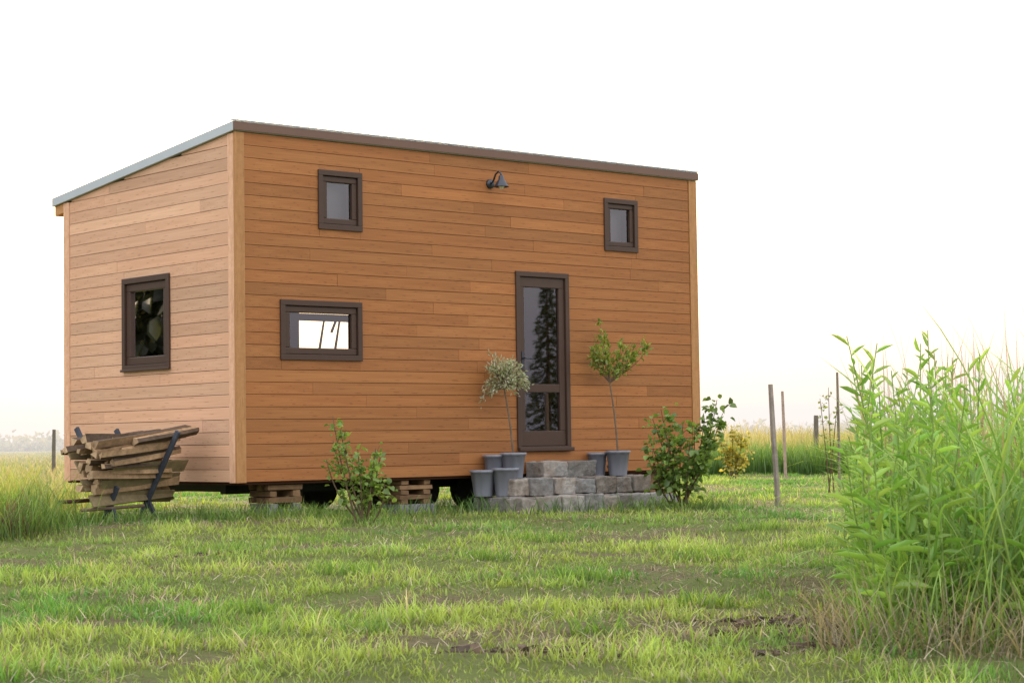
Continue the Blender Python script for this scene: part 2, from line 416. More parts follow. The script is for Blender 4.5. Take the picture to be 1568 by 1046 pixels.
def slab(x0,x1,y0,y1,zt0,th,name,mat):
    mb=MB(); a=zt0-SL*(y0); b=zt0-SL*(y1)
    mb.hexa([(x0,y0,a-th),(x1,y0,a-th),(x1,y1,b-th),(x0,y1,b-th),(x0,y0,a),(x1,y0,a),(x1,y1,b),(x0,y1,b)])
    return mb.build(name,[mat],house,bevel=.004)
slab(-.06,L+.05,-.045,3.76,4.054,.097,'roof_deck',M_zinc)
mb=MB(); mb.box(-.062,L+.052,-.06,-.047,3.966,4.05); mb.build('front_fascia',[M_fascia],house,bevel=.003)
mb=MB(); mb.box(-.066,L+.056,-.066,.0,4.062,4.074); mb.build('roof_drip_edge',[M_zinc],house)
slab(-.03,L+.03,3.54,3.74,3.955,.11,'rear_eave_beam',M_trim)
mb=MB()
for x in np.arange(.35,L,.5):
    a=4.056; b=4.056-SL*3.72
    mb.hexa([(x,.05,a),(x+.02,.05,a),(x+.02,3.72,b),(x,3.72,b),(x,.05,a+.015),(x+.02,.05,a+.015),(x+.02,3.72,b+.025),(x,3.72,b+.025)])
mb.build('roof_seams',[M_zinc],house)
mb=MB()
for y in (.85,2.5): mb.box(.4,L-.4,y,y+.1,.27,ZB-.032)
for x in np.arange(.5,L,.9): mb.box(x,x+.08,.96,2.49,.29,ZB-.034)
for x in (2.9,3.7):
    for y in (.7,2.65):
        mb.tube([(x,y,.27),(x,y+.14,.27)],[.27,.27],20)
mb.build('trailer_chassis',[M_steel],house)
mb=MB(); mb.box(-.0,L,0.0,W,ZB-.03,ZB-.003); mb.build('underfloor',[M_core],house)

def frame(mb,s0,s1,z0,z1,wd,d0,d1,wb=None,wt=None):
    wb=wb or wd; wt=wt or wd
    mb.box(s0,s1,d0,d1,z0,z0+wb); mb.box(s0,s1,d0,d1,z1-wt,z1)
    mb.box(s0,s0+wd,d0,d1,z0+wb,z1-wt); mb.box(s1-wd,s1,d0,d1,z0+wb,z1-wt)
def window(name,o,sw=.062,side=False,sill=False,cw=.058,sb=None,st=None):
    s0,s1,z0,z1=o; e=empty(name,house)
    mb=MB(); frame(mb,s0,s1,z0,z1,cw,-.046,.02)
    if sill: mb.box(s0-.012,s1+.012,-.062,-.0465,z0-.006,z0+.02)
    mb.build('casing',[M_dark],e,bevel=.004,swap=side)
    mb=MB(); q=cw+.003
    frame(mb,s0+q,s1-q,z0+q,z1-q,sw,-.022,.05,sb,st)
    mb.build('sash',[M_dark],e,bevel=.008,swap=side)
    mb=MB(); r=q+sw-.004
    mb.v+=[(s0+r,.01,z0+r),(s1-r,.01,z0+r),(s1-r,.01,z1-r),(s0+r,.01,z1-r)]; mb.poly([0,1,2,3])
    mb.build('pane',[M_glass],e,fixn=False,swap=side)
    return e
window('upper_window',front_open[0]); window('wide_window',front_open[1],.068); window('upper_window.001',front_open[3],.056)
window('side_window',side_open[0],.085,True,True,.062)
mb=MB()
for o in (front_open[0],front_open[3]): mb.box(o[0]+.05,o[1]-.05,.2,.21,o[2]+.02,o[3]-.02)
mb.build('window_blinds',[pbr('blind_fabric',lambda nt:(.34,.30,.34),.9,.1)],house)
mb=MB(); o=side_open[0]; mb.box(o[0]-.05,o[1]+.1,.16,.17,o[2]-.05,o[3]+.05)  # added dark sheet; hides the bright interior so the pane stays dark
mb.build('side_window_dark_backing',[pbr('dark_backing',lambda nt:mixcol(nt,noise(nt,mapping(nt,'Object',(1,14,.4)),3),(.05,.045,.03),(.09,.08,.055)),.9,.1)],house,swap=True)
s0,s1,z0,z1=front_open[2]; e=empty('glazed_door',house)
mb=MB(); frame(mb,s0,s1,z0,z1,.058,-.046,.02,.035,.058); mb.box(s0-.01,s1+.01,-.09,-.047,z0-.02,z0+.02); mb.build('casing',[M_dark],e,bevel=.004)
mb=MB(); a0,a1,c0,c1=s0+.061,s1-.061,z0+.038,z1-.061
mb.box(a0,a1,-.02,.04,c0,c0+.17); mb.box(a0,a1,-.02,.04,c1-.115,c1)
mb.box(a0,a0+.075,-.02,.04,c0+.17,c1-.115); mb.box(a1-.085,a1,-.02,.04,c0+.17,c1-.115)
mb.box(a0+.075,a1-.085,-.018,.038,1.335,1.43)
mb.build('leaf',[M_dark],e,bevel=.006)
mb=MB(); mb.v+=[(a0+.07,.008,c0+.16),(a1-.08,.008,c0+.16),(a1-.08,.008,c1-.11),(a0+.07,.008,c1-.11)]; mb.poly([0,1,2,3]); mb.build('pane',[M_glass],e,fixn=False)
mb=MB(); mb.box(a0+.022,a0+.052,-.03,-.02,1.6,1.8); mb.tube([(a0+.037,-.03,1.72),(a0+.037,-.07,1.72),(a0+.13,-.075,1.72)],[.009]*3,8); mb.build('handle',[M_lampm],e)
mb=MB(); lx,lz=3.36,3.67
mb.tube([(lx,-.024,lz),(lx,-.05,lz)],[.055,.05],16)
mb.tube([(lx,-.05,lz),(lx,-.09,lz+.03),(lx,-.13,lz+.10),(lx,-.18,lz+.125),(lx,-.22,lz+.10),(lx,-.225,lz+.06)],[.011]*6,8)
mb.lathe([(.02,.075),(.028,.07),(.032,.03),(.05,.01),(.082,-.045),(.086,-.055),(.08,-.052),(.03,.0),(.0,.01)],20,(lx,-.225,lz))
mb.lathe([(0,-.08),(.022,-.075),(.036,-.045),(.028,-.01),(0,0)],14,(lx,-.225,lz),1)
mb.build('wall_lamp',[M_lampm,M_bulb],None,HO,HR,smooth=True)

# ------------------------------------------------------------------ stone steps
random.seed(21); mb=MB()
def tier(x0,x1,y0,z0,z1,rows):
    d=(0-y0-.05)/rows
    for r in range(rows):
        y=y0+r*d; x=x0+(random.uniform(0,.1) if r else 0)
        while x<x1-.08:
            l=random.uniform(.16,.4)
            if x1-(x+l)<.14: l=x1-x
            v=random.uniform(.65,1.25); k=random.uniform(-.07,.07); dz=random.uniform(-.02,.01); fy=random.uniform(-.03,.025)
            mb.box(x+.004,x+l-.01,y+.004+fy,y+d-.006,z0,z1+dz,0,(v*(1+k),v,v*(1-k)),jit=.011)
            x+=l
tier(2.95,5.08,-.98,-.06,.18,3); tier(3.14,5.2,-.66,.185,.365,2); tier(3.8,4.64,-.36,.37,.545,1)
steps=mb.build('stone_steps',[M_stone],None,HO,HR,bevel=.014)
sb=steps.modifiers.new('sub','SUBSURF'); sb.subdivision_type='SIMPLE'; sb.levels=sb.render_levels=3
tx=bpy.data.textures.new('rough','CLOUDS'); tx.noise_scale=.07; tx.noise_depth=3
dm_=steps.modifiers.new('disp','DISPLACE'); dm_.texture=tx; dm_.strength=.035; dm_.mid_level=.5; dm_.texture_coords='LOCAL'

# ------------------------------------------------------------------ crib piers
def pier(name,x0,x1,y0,y1,layers,base_grey):
    mb=MB(); z=-.05; top=ZB-.032
    hh=(top-(.12))/layers
    mb.box(x0-.03,x1+.03,y0-.03,y1,z,.12,0,(.26,.26,.29),jit=.004)
    z=.12
    for k in range(layers):
        n=3 if k%2 else 2
        for j in range(n):
            v=random.uniform(.7,1.15); c=(.30*v,.18*v,.10*v)
            if base_grey and k<1: c=(.24*v,.23*v,.24*v)
            if k%2==0:
                wd=(x1-x0)*.24; xx=x0+j*((x1-x0)-wd)/(n-1); mb.box(xx,xx+wd,y0,y1,z,z+hh-.004,0,c,1,jit=.006)
            else:
                wd=(y1-y0)*.22; yy=y0+j*((y1-y0)-wd)/(n-1); mb.box(x0-.02,x1+.02,yy,yy+wd,z,z+hh-.004,0,c,0,jit=.006)
        z+=hh
    mb.build(name,[M_plank],None,HO,HR,bevel=.004)
random.seed(4)
pier('timber_support_pier',.42,.8,.05,.42,4,True); pier('timber_support_pier',2.1,2.5,.03,.42,5,False); pier('timber_support_pier',5.9,6.3,.05,.45,4,False)

# ------------------------------------------------------------------ firewood rack
rack=empty('firewood_rack',None,(-4.13,19.45,.03),HR+.22)
random.seed(12)
mb=MB(); k=.67
def leg(a,sgn,top):
    n=Vector((0,-1,0))
    p0=Vector((a,0,0))+n*(-sgn*.14)+Vector((0,0,-.04)); p1=Vector((a,0,0))+n*(sgn*(k*top-.14))+Vector((0,0,top))
    ax=(p1-p0).normalized(); pr=Vector((1,0,0)); q=ax.cross(pr); w1,w2=.016,.026; P=[]
    for p in (p0,p1):
        for sx,sy in ((-1,-1),(1,-1),(1,1),(-1,1)): P.append(p+pr*sx*w1+q*sy*w2)
    mb.hexa([tuple(x) for x in P],0,(.075,.085,.115),2)
leg(.2,-1,.95); leg(.68,1,.9); leg(.72,-1,.93); leg(.2,1,.36)
for sgn in (1,-1):
    for j in range(3 if sgn>0 else 4):
        zc=.24+j*.14
        a0=.06+random.uniform(-.06,.06)-.1*(sgn<0); a1=1.0+random.uniform(-.03,.1)
        v=random.uniform(.85,1.3); c=(.27*v,.21*v,.12*v)
        n=Vector((0,-1,0)); upv=Vector((0,-sgn*k,1)).normalized(); outv=Vector((0,-sgn,-k)).normalized()
        cen=n*(sgn*(k*zc-.14))+Vector((0,0,zc))-outv*.035; P=[]; tl=random.uniform(-.05,.09)
        for h in (-.07,.07):
            for aa,t in ((a0,-.01),(a1,-.01),(a1,.01),(a0,.01)):
                P.append(tuple(Vector((aa,0,0))+cen+upv*(h+tl*(aa-.5))+outv*t))
        mb.hexa(P,0,c,0)
mb.tube([(-.3,.2,.22),(.5,.1,.24)],[.02,.022],8,0,(.1,.05,.045))
mb.tube([(-.2,-.02,.14),(.6,-.05,.16)],[.016,.018],8,0,(.2,.14,.1))
mb.build('cradle_frame',[M_plank],rack,bevel=.003)
mb=MB()
def log(a0,a1,b,z,r,rot,tw,tz):
    n=random.choice((3,3,4,4,5)); ang=sorted(random.uniform(-.35,.35)+i*2*math.pi/n+rot for i in range(n))
    bi=len(mb.v); rr=[r*random.uniform(.7,1.3) for _ in ang]; steps_=4
    for s in range(steps_+1):
        f=s/steps_; a=a0+(a1-a0)*f
        for i,t in enumerate(ang):
            q=rr[i]*(1+.14*math.sin(f*5+i*2+rot))
            mb.v.append((a+random.uniform(-.015,.015),-(b+q*math.cos(t)+tw*(f-.5)+.012*math.sin(f*4+rot)),z+q*math.sin(t)+tz*(f-.5)))
    bark=random.randrange(n)
    for s in range(steps_):
        for i in range(n):
            i2=(i+1)%n; v=random.uniform(.75,1.1)
            c=(.13*v,.09*v,.065*v) if i==bark or (n>4 and i==(bark+1)%n) else (.46*v,.30*v,.175*v)
            mb.poly([bi+s*n+i,bi+s*n+i2,bi+(s+1)*n+i2,bi+(s+1)*n+i],0,c)
    v=random.uniform(.6,1.2); c=(.62*v,.43*v,.27*v)
    mb.poly([bi+i for i in range(n)][::-1],0,c); mb.poly([bi+steps_*n+i for i in range(n)],0,c)
z=.25
while z<.88:
    hw=max(.03,k*z-.14-.055) if z<.74 else max(.08,.38-(z-.72)*1.6)
    nn=max(1,int(2*hw/.084)+1)
    for j in range(nn):
        b=-hw+(2*hw)*j/max(1,nn-1) if nn>1 else 0
        e0=-.0+random.uniform(-.2,.16); e1=1.0+random.uniform(-.34,.08)
        log(e0,e1,b+random.uniform(-.02,.02),z+random.uniform(-.02,.02),random.uniform(.03,.054),random.uniform(0,6),random.uniform(-.12,.12),random.uniform(-.07,.12)+(.06 if z>.6 else 0))
    z+=.066
for _ in range(7): log(random.uniform(-.05,.3),random.uniform(.95,1.14),random.uniform(-.25,.36),random.uniform(.80,.87),.05,random.uniform(0,6),random.uniform(-.25,.2),random.uniform(.04,.14))
mb.build('firewood_logs',[M_log],rack)

# ------------------------------------------------------------------ plants
def curve_pts(p0,p1,bow,n=7):
    p0,p1=Vector(p0),Vector(p1); r=[]
    for i in range(n):
        t=i/(n-1); r.append(p0.lerp(p1,t)+Vector(bow)*math.sin(math.pi*t))
    return r
def leafcols(n,c1,c2,spread=.18):
    t=rng.random((n,1)); c=c1*(1-t)+c2*t
    return c*(1+rng.normal(size=(n,1))*spread).clip(.5,1.6)
def shrub(name,base,tips,c1,c2,leafL,per,bush=.07,stemcol=(.16,.11,.07),ratio=.85,extra=3):
    e=empty(name); mb=MB(); P=[];D=[]
    for tp in tips:
        b=Vector(base)+Vector((random.uniform(-.06,.06),random.uniform(-.06,.06),-.03)); t=Vector(base)+Vector(tp)
        bow=Vector((tp[0],tp[1],0))*random.uniform(.0,.25)+Vector((random.uniform(-.03,.03),random.uniform(-.03,.03),0))
        pts=curve_pts(b,t,bow,9); mb.tube(pts,[.009*(1-.75*i/8)+.0015 for i in range(9)],5,0,stemcol)
        for _ in range(extra):
            i=random.randint(3,7); q=pts[i]; d=Vector((random.uniform(-1,1),random.uniform(-1,1),random.uniform(.1,1))).normalized()*random.uniform(.08,.2)
            mb.tube(curve_pts(q,q+d,(0,0,.01),4),[.004,.003,.002,.001],4,0,stemcol)
            for _ in range(max(2,per//5)):
                f=random.random(); P.append(q.lerp(q+d,f)+Vector([random.gauss(0,.015) for _ in range(3)])); D.append((random.gauss(0,1),random.gauss(0,1),random.gauss(.1,.6)))
        for _ in range(per):
            f=random.random()**.75; f=.28+.72*f; x=f*8; i=min(7,int(x)); q=pts[i].lerp(pts[i+1],x-i)
            o=Vector([random.gauss(0,bush*.6) for _ in range(3)]); P.append(q+o); D.append((o.x+random.gauss(0,.04),o.y+random.gauss(0,.04),o.z*.5+random.gauss(0,.03)))
    P=np.array([tuple(p) for p in P]); D=np.array([tuple(d) for d in D])+1e-5
    n=len(P); Ls=leafL*rng.uniform(.55,1.25,n)
    mb.build('stems',[M_bark],e,fixn=False)
    leaves('foliage',P,D,Ls,Ls*ratio,leafcols(n,c1,c2),M_leaf,e)
    return e
random.seed(31)
gz=lambda x,y: float(hgt(x,y))
x,y=-1.42,18.7
shrub('currant_shrub',(x,y,gz(x,y)),[(-.30,.1,1.03),(-.22,0,.9),(-.36,.05,.62),(-.05,-.1,.72),(.1,.1,.6),(.16,0,.66),(.05,.1,.5),(.2,-.1,.42),(-.12,.1,.55),(.12,-.1,.72),(-.3,.1,.8)],np.array([.32,.45,.10]),np.array([.13,.23,.05]),.064,26,.055)
x,y=1.83,21.8
shrub('currant_shrub',(x,y,gz(x,y)),[(-.28,.1,1.0),(-.2,-.1,1.1),(.05,0,.95),(.3,.1,1.0),(.44,.1,1.2),(.36,0,.8),(-.1,.2,.9),(.1,-.2,.75),(-.33,.0,.8),(-.3,-.1,.65),(.18,.1,.85),(.3,-.1,.6),(-.15,-.15,.55),(.5,.1,1.05)],np.array([.27,.40,.09]),np.array([.09,.17,.04]),.078,42,.078,(.14,.09,.06))
x,y=4.1,37.0
shrub('yellow_shrub',(x,y,gz(x,y)),[(-.25,0,.8),(0,0,1.0),(.2,0,.85),(.1,.1,.6),(-.1,0,.6),(.3,0,.6)],np.array([.5,.40,.08]),np.array([.28,.3,.07]),.08,45,.1)
x,y=4.35,27.0
shrub('sapling',(x,y,gz(x,y)),[(-.02,0,1.45),(-.14,0,1.3),(.1,0,1.25)],np.array([.3,.36,.1]),np.array([.15,.22,.05]),.05,16,.05)

def pot(name,s,t,z,rt=.135,rb=.095,h=.29,flute=.03):
    e=empty(name); wx,wy,_=to_world(s,t)
    mb=MB(); mb.lathe([(0,0),(rb,0),(rb*1.02,.01),(rt*.96,h-.03),(rt*1.04,h-.028),(rt*1.06,h),(rt*.98,h),(rt*.95,h-.04)],48,(wx,wy,z),0,(1,1,1),flute,8)
    mb.lathe([(rt*.96,h-.04),(0,h-.03)],48,(wx,wy,z),1)
    mb.build('pot',[M_pot,M_soil],e,smooth=True); return e,(wx,wy,z+h-.04)
pot('plant_pot',3.02,-.24,.182); pot('plant_pot',3.19,-.42,.182,.14,.1,.31); pot('plant_pot',3.26,-.16,.367,.12,.09,.27)
pot('plant_pot',4.83,-.16,.367,.11,.08,.27); pot('plant_pot',5.08,-.2,.367,.09,.07,.12)
def standard(name,s,t,z,top,crown,nl,c1,c2,leafL,ratio,lean=(0,0),spray=None):
    e,b=pot(name,s,t,z); b=Vector(b); mb=MB(); T=Vector((b.x+lean[0],b.y+lean[1],top))
    mb.tube(curve_pts(b,T,(.012,0,0),8),[.012-.0005*i for i in range(8)],7,0,(.2,.15,.11))
    P=[];D=[]
    for tp in crown:
        tip=T+Vector(tp); m=Vector((tp[0]*.2,tp[1]*.2,.02)) if spray is None else Vector((0,0,spray))
        pts=curve_pts(T,tip,m,8); mb.tube(pts,[.006*(1-.8*i/7)+.001 for i in range(8)],4,0,(.2,.14,.1))
        for _ in range(nl):
            f=(.15+.85*random.random()**.8)*7; i=min(6,int(f)); q=pts[i].lerp(pts[i+1],f-i); dv=(pts[i+1]-pts[i]).normalized()
            P.append(tuple(q+Vector([random.gauss(0,.018) for _ in range(3)]))); D.append(tuple(dv*.8+Vector([random.gauss(0,.5) for _ in range(3)])))
    mb.build('trunk_and_branches',[M_bark],e,fixn=False)
    P=np.array(P);D=np.array(D);n=len(P);Ls=leafL*rng.uniform(.6,1.25,n)
    leaves('foliage',P,D,Ls,Ls*ratio,leafcols(n,c1,c2,.15),M_leaf,e)
random.seed(5)
cr=[]
for i in range(64):
    th=random.uniform(0,6.28); ph=random.uniform(-.7,1.25); r=random.uniform(.16,.30)
    cr.append((r*math.cos(th)*math.cos(ph),r*math.sin(th)*math.cos(ph),.08+r*math.sin(ph)))
cr+= [(-.18,0,.42),(-.12,.1,.33),(.26,0,.0),(-.28,0,-.1),(.22,.1,.2),(-.26,0,-.16),(.3,0,.08)]
standard('potted_willow_tree',3.38,-.34,.367,1.36,cr,20,np.array([.72,.68,.60]),np.array([.26,.38,.18]),.046,.34,(-.09,0),.06)
cr=[(-.1,0,.7),(-.16,0,.5),(-.2,.05,.3),(0,0,.45),(.1,0,.35),(.2,.1,.4),(.3,0,.45),(.4,0,.5),(.45,.05,.42),(.22,-.1,.3),(-.05,.1,.6),(.12,.1,.2),(.3,-.1,.34),(-.12,-.1,.38),(-.02,-.1,.3),(-.2,-.05,.4),(.15,.05,.5)]
standard('potted_bay_tree',4.95,-.38,.367,1.44,cr,38,np.array([.42,.50,.10]),np.array([.18,.28,.05]),.059,.5,(-.08,0),None)

# ------------------------------------------------------------------ stakes & posts
def stake(name,x,y,h,w,col,lean=(0,0),square=True):
    mb=MB(); z=gz(x,y)
    pts=[Vector((x,y,z-.1)),Vector((x+lean[0]*.3,y,z+h*.3)),Vector((x+lean[0]*.5+random.uniform(-.012,.012),y,z+h*.6)),Vector((x+lean[0],y+lean[1],z+h))]
    mb.tube(pts,[w*.62,w*.6,w*.6,w*.52],5 if square else 8,0,col); mb.build(name,[M_plank],bevel=.003)
stake('wooden_stake',2.98,22.3,1.38,.055,(.34,.29,.26),(-.06,0)); stake('wooden_stake',4.89,35.5,1.6,.05,(.45,.33,.28),(-.03,0)); stake('wooden_stake',4.47,27.1,1.66,.035,(.28,.24,.19),(.0,0))
for x,y,h in ((6.9,45,1.25),(9.2,46.5,1.3),(11.4,48,1.3),(-14,60,1.3)): stake('fence_post',x,y,h,.1,(.2,.17,.14),(.02,0),False)

# ------------------------------------------------------------------ lawn
def sample(y0,y1,dens,ref,pw,xa=.29,xb=1.5):
    ys=np.linspace(y0,y1,200); rho=dens*(ref/ys)**pw*(2*(xa*ys+xb)); cum=np.concatenate([[0],np.cumsum((rho[1:]+rho[:-1])/2*np.diff(ys))])
    n=int(cum[-1]); y=np.interp(rng.random(n)*cum[-1],cum,ys); x=rng.uniform(-1,1,n)*(xa*y+xb); return x,y
def lawn(name,y0,y1,dens,K,hmul=1,wmul=1):
    x,y=sample(y0,y1,dens,7,1.3)
    s,t=to_local(x,y)
    inside=(s>.05)&(s<L)&(t>.1)&(t<W); st=(s>2.9)&(s<5.25)&(t>-1.0)&(t<.1)
    sm=soilmask(x,y); tuft=fbm(x,y,.36,1); big=fbm(x,y,1.7,2); mid=vnoise(x,y,.14,7)
    keep=~st&(~inside|(rng.random(len(x))<.12))&(rng.random(len(x))>sm*.88)&(rng.random(len(x))<.22+1.7*np.clip(tuft-.3,0,1)+.35*mid)
    x,y,sm,tuft,big,mid=x[keep],y[keep],sm[keep],tuft[keep],big[keep],mid[keep]; n=len(x)
    P=np.stack([x,y,hgt(x,y)-.005],1)
    Lh=(.016+.19*np.clip(tuft-.42,0,1)**1.1+.026*mid)*rng.uniform(.55,1.4,n)*hmul*(1-.3*sm)
    s,t=to_local(x,y); near=np.clip(1-np.abs(np.where(s>-1,t+.1,9))/.7,0,1)*(s>-.3)*(s<L+.3)
    Lh=Lh*(1+1.3*near)
    Wd=.0062*wmul*(y/7)**.62*rng.uniform(.6,1.4,n)
    g1=np.array([.50,.64,.14]); g2=np.array([.17,.41,.07]); dry=np.array([.68,.57,.40])
    tt=np.clip((big-.36)*3.4+.6*(mid-.5),0,1)[:,None]
    ct=g1*tt+g2*(1-tt)
    dm=((rng.random(n)<.10+.5*sm+.6*np.clip((vnoise(x,y,.6,6)-.45)*3,0,1)*np.clip((.5-tuft)*9,0,1)))[:,None]
    ct=np.where(dm,dry*rng.uniform(.45,1.1,(n,1)),ct)*rng.uniform(.6,1.35,(n,1))
    ct=ct*(.6+.75*np.clip(tuft*1.6-.4,0,1))[:,None]
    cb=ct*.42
    lean=np.abs(rng.normal(.4,.4,n))
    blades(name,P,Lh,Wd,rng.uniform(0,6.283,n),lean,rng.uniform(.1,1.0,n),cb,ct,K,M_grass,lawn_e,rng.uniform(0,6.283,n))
lawn_e=empty('lawn_grass')
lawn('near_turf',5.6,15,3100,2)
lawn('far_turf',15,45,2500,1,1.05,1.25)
n=12000; x,y=sample(5.8,22,130,7,1.0); s,t=to_local(x,y); kp=(t<-.1)|(s<0)|(s>L); pm=rng.random(len(x))<(.15+.85*np.clip((vnoise(x,y,.7,6)-.5)*3,0,1)+soilmask(x,y)*.7); kp&=pm; x,y=x[kp],y[kp]; n=len(x)
P=np.stack([x,y,hgt(x,y)+.012+.02*rng.random(n)],1); ct=np.array([.74,.64,.49])*rng.uniform(.5,1.1,(n,1))
blades('straw',P,rng.uniform(.03,.13,n),.0042*(y/7)**.6,rng.uniform(0,6.28,n),np.abs(rng.normal(1.35,.15,n)),rng.uniform(0,.3,n),ct*.8,ct,3,M_grass,lawn_e)
mb=MB(); random.seed(3)
for _ in range(750):
    cx,cy,rx,ry=random.choice([SOIL[0],SOIL[0],SOIL[0],SOIL[0],SOIL[1],SOIL[2],(1.35,7.4,.35,.3),(.9,7.2,.35,.25)])
    x=random.gauss(cx,rx*.5); y=random.gauss(cy,ry*.5); r=random.uniform(.004,.018)*random.choice((.7,1,1.4)); z=gz(x,y); q=random.uniform(.6,1.5); v=random.uniform(.5,1.6)
    mb.box(x-r*q,x+r*q,y-r,y+r,z-r*.5,z+r*.8,0,(.12*v,.085*v,.06*v),jit=r*.6)
mb.build('soil_clods',[M_log],smooth=False)

def weeds(name,cx,cy,rx,ry,n,Lm,Wd,c1,c2,bend=(.3,1.3),K=4,parent=None):
    x=rng.normal(cx,rx,n); y=rng.normal(cy,ry,n)
    s,t=to_local(x,y); k=~((s>0)&(s<L)&(t>.3)&(t<W)); x,y=x[k],y[k]; n=len(x)
    P=np.stack([x,y,hgt(x,y)-.01],1); tt=rng.random((n,1)); ct=(c1*tt+c2*(1-tt))*rng.uniform(.75,1.25,(n,1))
    return blades(name,P,Lm*rng.uniform(.4,1.25,n),Wd*rng.uniform(.6,1.3,n),rng.uniform(0,6.283,n),np.abs(rng.normal(.15,.15,n)),rng.uniform(*bend,n),ct*.45,ct,K,M_grass,parent,rng.uniform(0,6.283,n))
wd=empty('weeds')
G1=np.array([.32,.48,.1]);G2=np.array([.12,.26,.05]);GOLD=np.array([.55,.50,.17]);DRY=np.array([.58,.48,.32])
weeds('rack_weeds',-4.1,19.6,.6,.35,1300,.14,.009,G1,G2,parent=wd)
weeds('base_weeds',-2.3,20.0,.8,.3,1300,.18,.009,G1,G2,parent=wd)
weeds('shrub_weeds',-1.4,18.75,.22,.18,400,.12,.008,G1,G2,parent=wd)
weeds('shrub_weeds_right',1.85,21.8,.4,.22,600,.17,.009,G1,G2,parent=wd)
weeds('under_weeds',-.5,21.6,1.0,.5,700,.22,.01,G2,G2,parent=wd)
weeds('left_border',-4.8,17.8,.3,.5,2200,.44,.011,G1,G2*.8,parent=wd)
weeds('left_border_gold',-5.2,19.2,.35,.5,1300,.62,.009,GOLD,G1,parent=wd)
weeds('left_border_back',-6.3,22.0,.8,1.6,2600,.42,.011,GOLD,G1,parent=wd)
weeds('left_border_brown',-4.5,17.3,.12,.1,160,.45,.009,np.array([.2,.12,.08]),np.array([.3,.2,.12]),parent=wd)
for cx,cy,q in ((-2.1,14.2,.2),(-2.0,9.15,.12),(.9,9.4,.1),(.4,11.5,.14),(-1.0,12,.15),(1.3,13.2,.15),(-2.9,12.2,.2),(2.0,16.5,.2),(-.6,8.3,.08),(-1.6,16,.2),(.2,15.5,.2),(-1.3,9.6,.1),(.3,8.0,.08),(-.2,13.2,.15),(2.2,14.2,.15)):
    weeds('turf_tuft',cx,cy,q,q*.6,int(1500*q),.11,.007,np.array([.40,.58,.1]),np.array([.13,.32,.05]),parent=wd)

fld=empty('field_grass')
def field(name,n,x0,x1,y0,y1,hfn,wd_,c1,c2,K=2,base=(.10,.22,.04)):
    y=y0*(y1/y0)**rng.random(n); x=rng.uniform(0,1,n)*(x1-x0)*(y/y0)+x0*(y/y0)
    nn=fbm(x,y,6,2); h=hfn(x,y)*rng.uniform(.45,1.15,n)*(.7+.6*nn)
    P=np.stack([x,y,hgt(x,y)-.02],1); t=np.clip(nn*1.6-.3+rng.normal(0,.2,n),0,1)[:,None]
    ct=(c1*t+c2*(1-t))*rng.uniform(.75,1.25,(n,1)); cb=np.array(base)*rng.uniform(.7,1.2,(n,1))
    blades(name,P,h,wd_*(y/45),rng.uniform(0,6.283,n),np.abs(rng.normal(.12,.12,n)),rng.uniform(.1,.7,n),cb,ct,K,M_grass,fld,rng.uniform(0,6.283,n))
field('right_field',40000,0,16,43,160,lambda x,y:np.full(len(x),1.0),.024,np.array([.60,.45,.26]),np.array([.34,.38,.14]),3)
field('right_verge',11000,0,16,40.5,43.5,lambda x,y:np.full(len(x),.72),.028,np.array([.24,.36,.09]),np.array([.13,.25,.05]),3,(.05,.12,.02))
field('left_field',36000,-14,-3,30,260,lambda x,y:np.full(len(x),.26),.024,np.array([.68,.48,.36]),np.array([.55,.46,.25]))
field('mid_field',10000,-4,2,46,160,lambda x,y:np.full(len(x),.8),.03,np.array([.55,.44,.22]),np.array([.30,.38,.12]))

n=26000; nc=420; cx=rng.uniform(-300,300,nc); cs=rng.uniform(3,9,nc); ch=rng.uniform(1.5,4.2,nc)*(.6+.8*vnoise(cx,cx*0,30,2)); cy=rng.uniform(320,345,nc)
k=rng.integers(0,nc,n); th=rng.uniform(0,6.28,n); ph=np.arcsin(rng.random(n)); r=rng.uniform(.5,1,n)
P=np.stack([cx[k]+cs[k]*r*np.cos(th)*np.cos(ph),cy[k]+cs[k]*r*np.sin(th)*np.cos(ph),ch[k]*r*np.sin(ph)],1)
leaves('distant_treeline',P,rng.normal(size=(n,3)),rng.uniform(.5,1.3,n),rng.uniform(.5,1.1,n),leafcols(n,np.array([.45,.38,.27]),np.array([.32,.32,.2]),.05),M_leaf)  # foliage paled: distance haze is put into these colours

def conifer(name,x,y,h,r):
    e=empty(name); mb=MB(); mb.tube([(x,y,0),(x,y,h*.5),(x,y,h)],[.12,.08,.02],8,0,(.12,.08,.05)); mb.build('trunk',[M_bark],e)
    nb=150; P=[];D=[]
    for i in range(nb):
        f=(i+.5)/nb; z=h*(1-f*.94); th=i*2.4+random.uniform(-.3,.3); ln=r*(.08+.92*f)*random.uniform(.65,1.15)
        d=Vector((math.cos(th),math.sin(th),-.22+.35*(1-f)))
        for _ in range(int(14+46*f)):
            q=random.random()**.7; P.append((x+d.x*ln*q+random.gauss(0,.05),y+d.y*ln*q+random.gauss(0,.05),z+d.z*ln*q-.15*q*q*ln+random.gauss(0,.04)))
            D.append((d.x+random.gauss(0,.4),d.y+random.gauss(0,.4),-.2+random.gauss(0,.3)))
    P=np.array(P);D=np.array(D);n=len(P)
    leaves('needles',P,D,rng.uniform(.12,.28,n),rng.uniform(.03,.07,n),leafcols(n,np.array([.13,.15,.05]),np.array([.06,.08,.03])),M_leaf,e)
random.seed(8)
conifer('conifer_tree',59.9,15.62,7.7,1.35)
